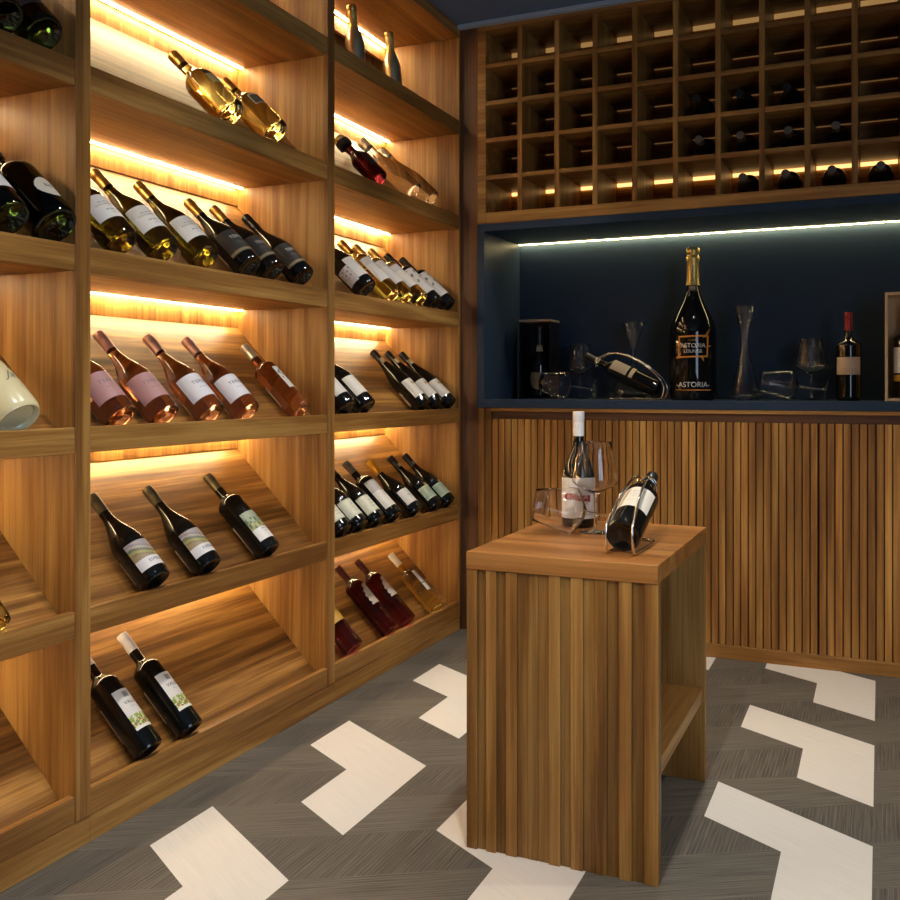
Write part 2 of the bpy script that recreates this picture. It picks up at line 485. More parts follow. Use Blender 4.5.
def r_at(shape, R, L, z):
    p, _ = profile(shape, R, L)
    for (r0, z0), (r1, z1) in zip(p[5:], p[6:]):
        if z0 <= z <= z1: return r0+(r1-r0)*(z-z0)/max(z1-z0, 1e-9)
    return R
def cap_mesh(shape, R, L, cl, mat):
    def f():
        rn = SHAPES[shape][2]; bm = bmesh.new(); pr = []
        z0 = L-cl; n = 8
        for k in range(n+1):
            z = z0+(L-.024-z0)*k/n
            pr.append((max(r_at(shape, R, L, z), rn)+.0006, z))
        pr += [(rn+.0013, L-.0225), (rn+.0013, L-.003), (rn+.0008, L+.0008), (rn*.5, L+.0010), (0, L+.0010)]
        pr = [(pr[0][0]-.0006, z0)]+pr
        add_lathe(bm, pr, 32); return tomesh('capsule', bm, mat, True)
    return cached(('c', shape, R, L, cl, mat.name), f)

def patch_mesh(key, rad, z0, z1, a0, a1, fn, nu=28, nv=28, mask=None):
    """printed label bent round the bottle; rad(z) gives the radius, fn(u,v) the colour"""
    def f():
        bm = bmesh.new(); lay = bm.loops.layers.float_color.new('Col')
        g = [[None]*(nu+1) for _ in range(nv+1)]
        for j in range(nv+1):
            z = z0+(z1-z0)*j/nv
            for i in range(nu+1):
                a = a0+(a1-a0)*i/nu
                r = rad(z)+.0006
                g[j][i] = bm.verts.new((r*math.cos(a), r*math.sin(a), z))
        for j in range(nv):
            for i in range(nu):
                uu, vv = (i+.5)/nu*2-1, (j+.5)/nv
                if mask and not mask(uu, vv): continue
                fc = bm.faces.new((g[j][i], g[j][i+1], g[j+1][i+1], g[j+1][i]))
                c = lin(fn(uu, vv))
                for l in fc.loops: l[lay] = (*c, 1)
        bmesh.ops.delete(bm, geom=[v for v in bm.verts if not v.link_faces], context='VERTS')
        me = bpy.data.meshes.new('label'); bm.to_mesh(me); bm.free(); me.materials.append(label_mat)
        for p in me.polygons: p.use_smooth = True
        return me
    return cached(('l',)+key, f)

def text_mesh(txt, size, rad, z, mat, a0=0., key=None, shear=0., spacing=1., lift=.0009, rot=0.):
    def f():
        cu = bpy.data.curves.new('lettering', 'FONT'); cu.body = txt; cu.size = size
        cu.align_x = 'CENTER'; cu.align_y = 'CENTER'; cu.shear = shear; cu.space_character = spacing
        cu.resolution_u = 3
        ob = bpy.data.objects.new('lettering_source', cu)
        COL.objects.link(ob)
        me = bpy.data.meshes.new_from_object(ob, depsgraph=bpy.context.evaluated_depsgraph_get())
        bpy.data.objects.remove(ob); bpy.data.curves.remove(cu)
        cr, sr = math.cos(rot), math.sin(rot)
        for v in me.vertices:
            u, w = v.co.x*cr-v.co.y*sr, v.co.x*sr+v.co.y*cr
            r = rad+lift; a = a0+u/rad
            v.co = (r*math.cos(a), r*math.sin(a), z+w)
        me.materials.clear(); me.materials.append(mat); me.name = 'lettering'
        return me
    return cached(('t', txt, size, rad, z, mat.name, a0, shear, spacing, rot), f)

def bars_mesh(rad, rows, mat):
    """illegible small print: thin strokes (z, half width, height) round the label"""
    def f():
        bm = bmesh.new()
        for z, hw, h in rows:
            n = max(4, int(hw*2/.0022)); r = rad+.0010
            for k in range(n):
                if (k*7+int(z*9000)) % 5 == 0: continue
                a0 = (-hw+2*hw*k/n)/rad; a1 = (-hw+2*hw*(k+.72)/n)/rad
                hh = h*(.6+.4*((k*5) % 3)/2)
                vs = [bm.verts.new((r*math.cos(a), r*math.sin(a), zz)) for a, zz in ((a0, z), (a1, z), (a1, z+hh), (a0, z+hh))]
                bm.faces.new(vs)
        me = bpy.data.meshes.new('small_print'); bm.to_mesh(me); bm.free(); me.materials.append(mat); return me
    return cached(('b', rad, tuple(rows), mat.name), f)

# label designs -------------------------------------------------------------
def plain(c): return lambda u, v: c
def whites(u, v): return 'ded9cf' if v > .62 else ('cfc9b8' if v > .55 and abs(u) < .7 else 'e6e2da')
def hills(u, v):
    if v < .36: return 'dfdcdb'
    h = .12*math.sin(u*2.2+.6)
    w = v+h
    if w > .86: return 'a59a96'
    if w > .78: return '8e8689'
    if w > .70: return 'b0a594'
    if w > .61: return '6c705c'
    if w > .50: return 'a09a5c'
    if w > .44: return '857552'
    return '9d8a68'
def garden(u, v):
    if v < .40: return 'e4e1dc'
    if v > .80: return 'a3ad94' if (u*3+v*7) % 1 > .25 else '8a9a7c'
    s = math.sin(u*9+v*23)+math.sin(u*17-v*11)
    if v > .62: return '5f7357' if s > .2 else '9aa789'
    return 'b6ab66' if s > .3 else ('5c6d4c' if s < -.7 else '93a071')
def estate(u, v):
    if .80 < v < .93 and abs(u) < .26:
        return '7b7a76' if (int((u+1)*22)+int(v*60)) % 2 else 'a8a6a0'
    if v > .36: return 'd9d4cb'
    s = math.sin(u*8+v*31)+math.sin(u*15-v*19)
    if v > .26: return '8fa03c' if s > -.3 else 'c9c9a8'
    if v > .08: return '6f8a2c' if s > .4 else ('d8cf8e' if s > -.4 else '8a6a3a')
    return 'e5e1d2'
def darklab(u, v):
    if .05 < v < .14: return '8a7a55'
    return '2a2826' if v > .14 else '1c1a17'
def sage(u, v): return '9fae93' if .08 < v < .92 else 'b9c2a6'
def cream(u, v): return 'dcdcc4' if .06 < v < .94 else 'c8c8aa'
def greytop(u, v): return 'c9c7c5' if v > .72 else 'e0dbd2'
def script_lab(u, v):
    s = math.sin(u*11+v*4)+math.sin(v*23-u*5)
    return '6f6c6a' if (.35 < v < .95 and s > 1.25) else 'd6d2cb'
def twotone(u, v): return 'b9b3ad' if v > .60 else 'e0dad0'
def boxlab(u, v):
    return 'e6e2da'

# where the base centre stands from the shelf's front top edge, and the lean: bottles rest on the sloping board with the base against the lip
LEAN = (-1.597, .014, math.radians(44)); LEAN2 = (-1.594, .022, math.radians(43)); LEANT = (-1.602, .026, math.radians(43.5))
def bottle(name, label, cat, group, shape, R, L, gm, loc, mode='slope', roll=0., cap=None, cl=.055, labels=(), texts=(), bars=None, face=None, tilt=None, neck=None):
    """labels: (z0, z1, half width in metres, design, key[, centre angle, mask])"""
    root = empty(name)
    tag(root, label, cat, group)
    if mode == 'slope':
        y, S, dx = loc
        bx, bz, AL = dx or (LEAN2 if S == LEV[2] else LEAN)
        k = (R-.040)*.71; y += 0 if S == LEV[1] else (.006 if y < 2.6 else .011)
        M = Matrix.Translation((bx+k, y, S+bz+k)) @ Matrix.Rotation(-(PI/2-AL), 4, 'Y') @ Matrix.Rotation(roll, 4, 'Z')
    elif mode == 'stand':
        az = math.atan2(-loc[1], -loc[0]) if face is None else face
        M = Matrix.Translation(loc) @ Matrix.Rotation(az+roll, 4, 'Z')
        if tilt: M = Matrix.Translation(loc) @ Matrix.Rotation(tilt, 4, 'Y') @ Matrix.Rotation(az+roll, 4, 'Z')
    else:
        M = loc
    root.matrix_world = M
    body = link('bottle_body', glass_mesh(shape, R, L, gm), root)
    if cap is not None: link('capsule', cap_mesh(shape, R, L, cl, cap), root)
    lab = None
    for lb in labels:
        z0, z1, hw, fn, key = lb[:5]
        ac = lb[5] if len(lb) > 5 else 0.
        mk = lb[6] if len(lb) > 6 else None
        rad = lambda z: r_at(shape, R, L, z)
        k = (key, shape, R, L, z0, z1, hw, ac)
        rr = r_at(shape, R, L, (z0+z1)/2)
        me = patch_mesh(k, rad, z0, z1, ac-hw/rr, ac+hw/rr, fn, mask=mk)
        o = link('label' if ac == 0 else 'back_label', me, root)
        if lab is None: lab = o
    for t in texts:
        txt, size, z, mat = t[:4]; kw = t[4] if len(t) > 4 else {}
        link('lettering', text_mesh(txt, size, r_at(shape, R, L, z), z, mat, **kw), lab or body)
    if bars: link('small_print', bars_mesh(r_at(shape, R, L, bars[0][0]), bars, ink_grey if len(bars) < 9 else ink), lab or body)
    return root

S0, S1, S2, S3, S4, S5 = LEV
BL = PI          # back label centre
def back(z0, z1, R, c='cfc8ba'): return (z0, z1, R*.98, plain(c), 'back'+c, BL)

# --- left shelving unit (cut by the picture edge)
G = 'bottles on the left shelving unit'
for y, lb in ((1.500, 'dark green bottle by the divider on the left unit\'s second shelf, base facing out'),
              (1.398, 'dark bottle cut by the left picture edge on the left unit\'s second shelf')):
    bottle('wine_bottle', lb, 'bottle', G, 'champagne', .044, .31, glass_green, (y, S1, LEANT), cap=cap_black, cl=.09,
           labels=[(.05, .13, .05, plain('2a2730'), 'pl2a')], texts=[('Selva', .016, .085, ink_white, {'shear': .2})])
bottle('wine_bottle', 'fat black bottle with a small round white label on the left unit\'s third shelf', 'bottle', G, 'belly', .050, .30, glass_green, (1.514, S2, None), cap=cap_black, cl=.075,
       labels=[(.045, .105, .030, plain('cfc6b4'), 'round', 0., lambda u, v: u*u+(v*2-1)**2 < 1)], texts=[('Bel', .016, .078, ink)])
bottle('wine_bottle', 'dark bottle with white label at the left picture edge, beside the fat black one', 'bottle', G, 'belly', .046, .30, glass_green, (1.396, S2, None), cap=cap_black, cl=.075,
       labels=[(.05, .13, .045, whites, 'wh')])
# cream stoneware bottle
root = empty('stoneware_bottle'); tag(root, 'cream glazed stoneware bottle lying on the left unit\'s fourth shelf', 'bottle')
root.matrix_world = Matrix.Translation((-1.591, 1.429, S3+.020)) @ Matrix.Rotation(-(PI/2-LEAN[2]), 4, 'Y')
bm = bmesh.new()
CPR = [(0, .012), (.034, .010), (.040, .001), (.044, 0), (.0465, .004), (.049, .012), (.0485, .06), (.046, .10), (.041, .14), (.033, .175), (.024, .20), (.018, .22), (.016, .25), (.018, .262), (.018, .272), (.012, .275), (0, .275)]
add_lathe(bm, CPR, 48); bd = obj('bottle_body', bm, ceramic, root, True)
link('lettering', text_mesh('Jx', .030, .0478, .085, ink_grey, 0., shear=.5), bd)
link('lettering', text_mesh('.:.', .022, .0484, .055, ink_grey, .25), bd)
bottle('wine_bottle', 'pale bottle just showing at the picture edge on the left unit\'s fifth shelf', 'bottle', G, 'slim', .034, .30, glass_yellow, (1.374, S4, None), cap=cap_white, cl=.05,
       labels=[(.05, .14, .03, whites, 'wh')])

# --- middle shelving unit
G = 'bottles on the second shelf of the middle unit'
bottle('wine_bottle', 'fat golden wine bottle lying left of its twin on the middle unit\'s second shelf', 'bottle', G, 'belly', .0428, .270, glass_gold, (2.137, S1, LEANT), cap=cap_gold, cl=.05,
       labels=[(.085, .125, .018, plain('c9bc86'), 'plc9', -.22), (.126, .142, .018, plain('3a3424'), 'pl3a', -.22)])
bottle('wine_bottle', 'fat golden wine bottle with a small dark square label, right of its twin', 'bottle', G, 'belly', .0428, .250, glass_gold, (2.349, S1, LEANT), cap=cap_gold, cl=.05,
       labels=[(.088, .132, .020, lambda u, v: 'd8d2c0' if max(abs(u), abs(v*2-1)) > .86 else ('4a4232' if (u*3+v*5) % 1 > .4 else '8a8270'), 'gsq', -.42)])
G = 'white-label bottles on the third shelf of the middle unit'
for k, (y, lb) in enumerate(((1.715, 'olive bottle with white label, half hidden behind the divider on the third shelf'),
              (1.860, 'olive bottle with white label and gold cap, second from the divider on the third shelf'),
              (2.017, 'olive bottle with white label and gold cap, next to the black-labelled bottles'))):
    bottle('wine_bottle', lb, 'bottle', G, 'burgundy', .0420, .308, glass_olive, (y, S2, None), cap=cap_gold, cl=.062, roll=(.05, -.03, .04)[k],
           labels=[(.045, .125, .058, whites, 'wh'), back(.05, .12, .042)], bars=[(.098, .030, .003), (.090, .020, .002), (.070, .026, .004), (.060, .016, .002)])
G = 'black-label bottles on the third shelf of the middle unit'
for k, (y, lb) in enumerate(((2.207, 'dark bottle with black label and gold cap, leftmost of three black-labelled ones'),
              (2.322, 'dark bottle with black label and gold cap, middle of three black-labelled ones'),
              (2.480, 'dark bottle with black label and black cap, rightmost of three black-labelled ones'))):
    bottle('wine_bottle', lb, 'bottle', G, 'burgundy', .0405, .290, glass_dark, (y, S2, None), cap=cap_gold if k < 2 else cap_black, cl=.062, roll=(-.22, -.12, -.18)[k],
           labels=[(.030, .118, .056, darklab, 'dk'), back(.04, .11, .041)], texts=[('TERRE', .0165, .088, ink_white)], bars=[(.066, .020, .003), (.060, .012, .002)])
G = 'rose bottles on the fourth shelf of the middle unit'
RL = {'p': 'c08f8c', 'w': 'dcdbe0'}
for k, (y, c, lb) in enumerate(((1.715, 'p', 'rose bottle with pink label, neck hidden behind the divider on the fourth shelf'),
              (1.865, 'p', 'rose bottle with pink label and its whole neck showing, second on the fourth shelf'),
              (2.044, 'w', 'rose bottle with white label, between the pink-labelled one and another white-labelled one'),
              (2.202, 'w', 'rose bottle with white label, fourth on the shelf before the gap'))):
    bottle('wine_bottle', lb, 'bottle', G, 'burgundy', .0408, .296, glass_rose, (y, S3, None), cap=cap_pink, cl=.060, roll=(-.16, -.22, -.14, -.18)[k],
           labels=[(.036, .116, .056, plain(RL[c]), 'rl'+c), back(.03, .09, .0415)], texts=[('TERRE', .015, .086, ink if c == 'w' else ink_grey, {'spacing': 1.2})], bars=[(.066, .014, .002)])
bottle('wine_bottle', 'slim straight-sided rose bottle with silver cap and narrow cream label', 'bottle', G, 'bordeaux', .0360, .290, glass_rose, (2.477, S3, None), cap=cap_silver, cl=.055,
       labels=[(.075, .165, .022, script_lab, 'scr', .2), back(.05, .13, .0365)], texts=[('Ca', .034, .140, ink, {'a0': .2, 'shear': .3})])
G = 'red wine bottles on the fifth shelf of the middle unit'
for k, (y, lb) in enumerate(((1.833, 'dark red wine bottle with striped hills label, nearest the divider on the fifth shelf'),
              (2.033, 'dark red wine bottle with striped hills label, middle of three on the fifth shelf'))):
    bottle('wine_bottle', lb, 'bottle', G, 'burgundy', .0408, .284, glass_dark, (y, S4, None), cap=cap_olive, cl=.056, roll=.0,
           labels=[(.026, .106, .050, hills, 'hill'), back(.02, .09, .0415)], texts=[('ESPERA', .0105, .042, ink, {'spacing': 1.15})])
bottle('wine_bottle', 'straight dark wine bottle with green garden picture label, right end of fifth shelf', 'bottle', G, 'bordeaux', .0385, .302, glass_dark, (2.307, S4, None), cap=cap_olive, cl=.056, roll=.02,
       labels=[(.028, .130, .040, garden, 'gar'), back(.02, .12, .039)], bars=[(.060, .014, .004), (.052, .010, .002)])
G = 'white-capped bottles on the bottom shelf of the middle unit'
for y, lb in ((1.812, 'white-capped dark bottle with estate label, against the divider on the bottom shelf'),
              (1.964, 'white-capped dark bottle with estate label, the one with its whole cap showing')):
    bottle('wine_bottle', lb, 'bottle', G, 'bordeaux', .0375, .314, glass_dark, (y, S5, None), cap=cap_white, cl=.056, roll=.08,
           labels=[(.048, .160, .030, estate, 'est'), back(.05, .15, .0385)], texts=[('VALLE', .0135, .122, ink, {}), ], bars=[(.108, .008, .0018)])

# --- right shelving unit
G = 'gold bottles on the top shelf of the right unit'
for y, lb in ((2.935, 'small mirror-gold sparkling bottle standing by the divider on the top shelf'),
              (3.215, 'small mirror-gold sparkling bottle standing right of its twin on the top shelf')):
    rt = bottle('sparkling_wine_bottle', lb, 'bottle', G, 'champagne', .0345, .205, gold_metal, (-1.665, y, S0+.0036), mode='stand', tilt=math.radians(-5), face=0., cap=cap_foil, cl=.065)
    bm = bmesh.new()
    add_lathe(bm, [(0, .2065), (.0150, .207), (.0165, .211), (.0172, .219), (.0158, .226), (.009, .229), (0, .2295)], 24)
    obj('cork_cage', bm, cap_gold, rt, True)
G = 'bottles on the second shelf of the right unit'
rt = bottle('spirit_bottle', 'short dark red bottle with large black and gold stopper, second shelf right unit', 'bottle', G, 'spirit', .034, .190, glass_port, (2.998, S1, LEANT), labels=[(.05, .12, .03, plain('2b1a1c'), 'pl2b')])
bm = bmesh.new(); add_lathe(bm, [(0, .188), (.0275, .188), (.0275, .212), (.024, .216), (0, .216)], 8); obj('stopper', bm, cap_black, rt)
bm = bmesh.new(); add_lathe(bm, [(0, .2162), (.023, .2162), (.022, .232), (.017, .236), (0, .236)], 8); obj('stopper_top', bm, cap_gold, rt)
for y, lb in ((3.258, 'clear glass bottle with wide neck, left of two on the second shelf'),
              (3.417, 'clear glass bottle with wide neck, right of two beside the end panel')):
    bottle('clear_bottle', lb, 'bottle', G, 'carafe', .0390, .308, glass_clear, (y, S1, LEANT), cap=cap_silver, cl=.045)
G = 'bottles on the third shelf of the right unit'
bottle('wine_bottle', 'dark bottle with white label, left end of the right unit\'s third shelf', 'bottle', G, 'burgundy', .0415, .31, glass_dark, (2.868, S2, None), cap=cap_black, cl=.06, roll=.1,
       labels=[(.035, .125, .048, plain('d9d5cd'), 'pld9'), (.03, .10, .024, script_lab, 'scr2', -1.75)])
for k, (y, lb) in enumerate(((3.069, 'clear yellow wine bottle with white label and gold cap, left of three alike'),
              (3.176, 'clear yellow wine bottle with white label and gold cap, middle of three alike'),
              (3.297, 'clear yellow wine bottle with white label and gold cap, right of three alike'))):
    bottle('wine_bottle', lb, 'bottle', G, 'bordeaux', .0368, .298, glass_yellow, (y, S2, None), cap=cap_gold, cl=.062, roll=(.05, 0, -.05)[k],
           labels=[(.055, .175, .046, greytop, 'gt')], bars=[(.135, .012, .003), (.125, .010, .002)])
for k, (y, lb) in enumerate(((3.425, 'dark bottle with grey-scribbled white label, left of a pair by the end panel'),
              (3.559, 'dark bottle with grey-scribbled white label, against the end panel, third shelf'))):
    bottle('wine_bottle', lb, 'bottle', G, 'bordeaux', .0368, .294, glass_dark, (y, S2, None), cap=cap_black, cl=.062,
           labels=[(.040, .175, .048, script_lab, 'scr3')])
G = 'bottles on the fourth shelf of the right unit'
for y, lb in ((2.735, 'dark bottle with plain white label, half hidden by the divider on the fourth shelf'),
              (2.870, 'dark bottle with plain white label, whole base in view, beside the half-hidden one')):
    bottle('wine_bottle', lb, 'bottle', G, 'burgundy', .0415, .31, glass_dark, (y, S3, None), cap=cap_black, cl=.06, roll=.1,
           labels=[(.040, .122, .050, plain('ded8cb'), 'plde')])
for k, (y, lb) in enumerate(((3.324, 'tall slender dark bottle with cream neck band, left of three on the fourth shelf'),
              (3.444, 'tall slender dark bottle with cream neck band, middle of three on the fourth shelf'),
              (3.569, 'tall slender dark bottle with cream neck band, against the end panel'))):
    bottle('wine_bottle', lb, 'bottle', G, 'hock', .0378, .306, glass_dark, (y, S3, None), cap=cap_black, cl=.044,
           labels=[(.035, .120, .046, lambda u, v: 'b79a5a' if u*u*1.2+((v-.72)*5)**2 < .16 else 'ded6c8', 'cr1'), (.236, .262, .016, plain('c7b48c'), 'nk'), back(.03, .10, .0385)])
G = 'bottles on the fifth shelf of the right unit'
for k, (y, lb) in enumerate(((2.711, 'dark bottle with cream label, mostly behind the divider on the fifth shelf'),
              (2.822, 'dark bottle with cream label and hidden neck, second on the fifth shelf'),
              (2.945, 'dark bottle with cream label, left of the taller grey-and-white labelled one'))):
    bottle('wine_bottle', lb, 'bottle', G, 'burgundy', .0400, .280, glass_dark, (y, S4, None), cap=cap_black, cl=.055,
           labels=[(.030, .100, .050, cream, 'cr2'), ], bars=[(.075, .010, .003), (.062, .018, .002), (.050, .020, .002)])
bottle('wine_bottle', 'dark straight bottle with tall grey and white label and pewter cap, fifth shelf', 'bottle', G, 'bordeaux', .0395, .278, glass_dark, (3.075, S4, None), cap=cap_pewter, cl=.052, roll=.05,
       labels=[(.035, .160, .046, twotone, 'tt'), back(.03, .1, .04)], bars=[(.106, .011, .005), (.095, .014, .002), (.086, .014, .002)])
bottle('wine_bottle', 'dark bottle with white label and mustard yellow cap on the fifth shelf', 'bottle', G, 'burgundy', .0388, .270, glass_dark, (3.246, S4, None), cap=cap_yellow, cl=.066,
       labels=[(.030, .095, .045, plain('dad3cb'), 'plda')], bars=[(.062, .018, .004), (.052, .008, .002)])
for k, (y, lb) in enumerate(((3.425, 'dark bottle with sage green label, left of a pair on the fifth shelf'),
              (3.554, 'dark bottle with sage green label, against the end panel on the fifth shelf'))):
    bottle('wine_bottle', lb, 'bottle', G, 'burgundy', .0388, .274, glass_dark, (y, S4, None), cap=cap_black, cl=.06,
           labels=[(.030, .088, .048, sage, 'sg'), (.089, .100, .008, plain('b9953f'), 'tab'), (.217, .231, .012, plain('8d8a80'), 'nk2')], bars=[(.060, .016, .003)])
G = 'bottles on the bottom shelf of the right unit'
bottle('wine_bottle', 'plum-coloured wine bottle with yellow label, cut by the divider on the bottom shelf', 'bottle', G, 'flask', .0375, .31, glass_plum, (2.794, S5, None), cap=cap_plum, cl=.055,
       labels=[(.100, .190, .048, plain('c99a2c'), 'plc99')])
for k, (y, lb) in enumerate(((3.057, 'plum dessert wine with ragged-edged pale label and brown cap, left of the two'),
              (3.201, 'plum dessert wine with ragged-edged pale label and brown cap, right of the two'))):
    bottle('wine_bottle', lb, 'bottle', G, 'flask', .0358, .304, glass_plum, (y, S5, None), cap=cap_plum, cl=.062, roll=.25,
           labels=[(.105, .195, .034, lambda u, v: 'a5978c' if .42 < v < .46 else 'c3b4a6', 'rag', 0., lambda u, v: abs(u) < .95-.55*max(0, v-.55)*2+.06*math.sin(v*29) and v > .04)], bars=[(.165, .006, .002), (.125, .012, .002)])
bottle('wine_bottle', 'slim clear bottle of yellow dessert wine with white cap, right end of bottom shelf', 'bottle', G, 'slim', .0330, .286, glass_yellow, (3.453, S5, None), cap=cap_white, cl=.058, roll=.2,
       labels=[(.075, .175, .021, lambda u, v: '4a4a48' if .36 < v < .385 else 'ded9cf', 'dw')], bars=[(.140, .008, .003), (.125, .008, .002)])

# --- bottles lying in the grid rack, necks towards the room
G = 'dark bottles lying in the grid rack'
ordn = ['first', 'second', 'third', 'fourth']
for rowk, cols, rl in ((2, (5, 6, 7), 'middle row of the grid rack'), (1, (5, 6, 7, 8), 'fourth row of the grid rack'), (0, (6, 7, 8, 9), 'bottom row of the grid rack')):
    for k, c in enumerate(cols):
        cx = RX0+PITCH*c+.080+random.uniform(-.010, .006); z = RZ0+(CH+RT)*rowk+.0430+.001
        M = Matrix.Translation((cx, 3.905, z)) @ Matrix.Rotation(PI/2, 4, 'X')
        bottle('wine_bottle', 'dark bottle lying neck outwards, %s from left in the %s' % (ordn[k], rl), 'bottle', G, 'burgundy', .0430, .300, glass_dark, M, mode='m', cap=cap_pewter if rowk != 2 else cap_black, cl=.052)

# ------------------------------------------------------------------ stemware and decanters
def glass_parts(root, s=1.0):
    p = [(.038, 0), (.0385, .0012), (.036, .0022), (.018, .0042), (.0060, .0085), (0, .0085)]
    bm = bmesh.new(); add_lathe(bm, [(0, 0)]+[(r*s, z*s) for r, z in p], 40); obj('foot', bm, crystal, root, True)
    bm = bmesh.new(); add_lathe(bm, [(r*s, z*s) for r, z in [(0, .0088), (.0050, .0090), (.0036, .020), (.0033, .060), (.0040, .090), (.0052, .0963), (0, .0965)]], 20); obj('stem', bm, crystal, root, True)
    out = [(.0052, .0968), (.010, .0985), (.030, .109), (.050, .120), (.0565, .126), (.0580, .131), (.0575, .138), (.053, .165), (.047, .195), (.0405, .2275), (.0402, .2282)]
    inn = [(.0400, .2283), (.0398, .2277), (.0460, .195), (.0520, .165), (.0564, .138), (.0568, .131), (.0552, .127), (.049, .1215), (.030, .1110), (.008, .1010), (0, .1005)]
    bm = bmesh.new(); add_lathe(bm, [(r*s, z*s) for r, z in [(0, .0968)]+out+inn], 48); obj('bowl', bm, crystal, root, True)
def wine_glass(label, M, group, s=1.0):
    r = empty('wine_glass'); tag(r, label, 'glass', group); r.matrix_world = M; glass_parts(r, s); return r
def lying(x, y, z, az, s=1.):
    """glass on its side, rim towards azimuth az, resting on bowl and foot"""
    t = math.atan((.058-.0385)/.131)
    h = z+(.0385*math.cos(t))*s+.0006
    return Matrix.Translation((x, y, h)) @ Matrix.Rotation(az, 4, 'Z') @ Matrix.Rotation(PI/2-t, 4, 'Y')

G = 'crystal glasses on the display table'
wine_glass('crystal wine glass standing on the display table in front of the white-capped bottle', Matrix.Translation((-.638, 2.305, IH+.0004)), G, .975)
wine_glass('crystal wine glass lying on its side on the display table', lying(-.567, 2.318, IH, math.atan2(-.407, -.913)-.02, .975), G, .975)
G = 'crystal glasses in the navy niche'
CZ = CT+.0004
wine_glass('crystal wine glass standing in the niche just left of the curved bottle holder', Matrix.Translation((-1.172, 3.99, CZ)), G, 1.03)
wine_glass('crystal wine glass lying in the niche in front of the black gift box', lying(-1.050, 3.79, CT, PI-.03, 1.0), G)
wine_glass('crystal wine glass standing in the niche left of the red-capped bottle', Matrix.Translation((-.240, 3.92, CZ)), G, 1.02)
wine_glass('crystal wine glass lying in the niche between the slender decanter and red-capped bottle', lying(-.180, 3.80, CT, PI+.02, 1.0), G)

def decanter(label, M, prof, th=.0022):
    r = empty('decanter'); tag(r, label, 'decanter', 'decanters in the navy niche'); r.matrix_world = M
    P = [tuple(p) for p in catmull([(a, b, 0) for a, b in prof], 6)]
    P = [(max(p[0], .001), p[1]) for p in P]
    inn = [(max(a-th, .0008), b) for a, b in P][::-1]
    inn = [(a, max(b, prof[0][1]+.012)) for a, b in inn]
    bm = bmesh.new(); add_lathe(bm, [(0, prof[0][1])]+P+inn+[(0, prof[0][1]+.012)], 48); obj('decanter_body', bm, crystal, r, True)
    bm = bmesh.new(); f = prof[0][0]
    add_lathe(bm, [(0, 0), (f*1.05, 0), (f*1.1, .003), (f, prof[0][1]-.0004), (0, prof[0][1]-.0004)], 32); obj('foot', bm, crystal, r, True)
    return r
decanter('tall slender crystal decanter with flared mouth, right of the giant bottle', Matrix.Translation((-.477, 3.86, CZ)),
         [(.026, .008), (.050, .014), (.062, .022), (.050, .044), (.039, .085), (.028, .135), (.019, .182), (.0148, .215), (.0165, .230), (.0180, .265), (.026, .305), (.041, .362)])
decanter('wide-based crystal decanter with flared mouth, behind the tilted bottle holder', Matrix.Translation((-.932, 3.95, CZ)),
         [(.050, .008), (.086, .018), (.096, .032), (.074, .07), (.030, .115), (.0095, .15), (.0088, .200), (.0165, .217), (.024, .250), (.034, .284), (.049, .318)])

# ------------------------------------------------------------------ tilted bottle holders
def holder(label, M, neck_u, neck_h, nr, tilt, s=1.):
    """chrome wire loop; local u axis = +X towards the neck, z up"""
    r = empty('bottle_holder'); tag(r, label, 'bottle holder', 'chrome bottle holders'); r.matrix_world = M
    k = neck_h/.155
    side = [(.175, .026, .0035), (.09, .028, .0035), (0, .029, .0035), (-.021, .029, .010), (-.029, .029, .035), (-.026, .028, .060), (0, .026, .098*k), (.065, .021, .150*k), (.150, .016, .186*k), (.205, .014, .184*k), (neck_u-.006, nr+.0045, neck_h+.012)]
    for sg in (1, -1):
        bm = bmesh.new(); add_tube(bm, catmull([(u, sg*v, h) for u, v, h in side], 8), .0030, 10); obj('wire_loop', bm, chrome, r, True)
    bm = bmesh.new(); add_tube(bm, catmull([(.175, .026, .0035), (.190, .020, .0035), (.196, 0, .0035), (.190, -.020, .0035), (.175, -.026, .0035)], 6), .0030, 10); obj('base_wire', bm, chrome, r, True)
    ring = []
    for q in range(28):
        a = 2*PI*q/28; rr = nr+.0042
        v = rr*math.cos(a); w = rr*math.sin(a)
        ring.append((neck_u-w*math.sin(tilt), v, neck_h+w*math.cos(tilt)))
    bm = bmesh.new(); add_tube(bm, ring, .0030, 10, True); obj('neck_ring', bm, chrome, r, True)
    return r
def tilted(B, az, tilt):
    return Matrix.Translation(B) @ Matrix.Rotation(az, 4, 'Z') @ Matrix.Rotation(PI/2-tilt, 4, 'Y') @ Matrix.Rotation(PI, 4, 'Z')
# on the display table
TL = math.radians(21.5); R = .0380; L = .290
bx, by = -.503, 2.034
bz = IH+.0014+R*math.cos(TL)
bottle('wine_bottle', 'dark bottle with cream label tilted in the chrome holder on the display table', 'bottle', None, 'bordeaux', R, L, glass_dark, tilted((bx, by, bz), PI/2-.02, TL), mode='m', cap=cap_black, cl=.05, roll=0,
       labels=[(.072, .160, .046, plain('dbd4c4'), 'pldb')], bars=[(.140, .022, .003), (.128, .014, .002), (.115, .020, .002), (.100, .016, .002)])
holder('chrome wire holder carrying a tilted bottle on the display table', Matrix.Translation((bx, by, IH+.0003)) @ Matrix.Rotation(PI/2-.02, 4, 'Z'), .235*math.cos(TL), bz-IH+.235*math.sin(TL), .0165, TL)
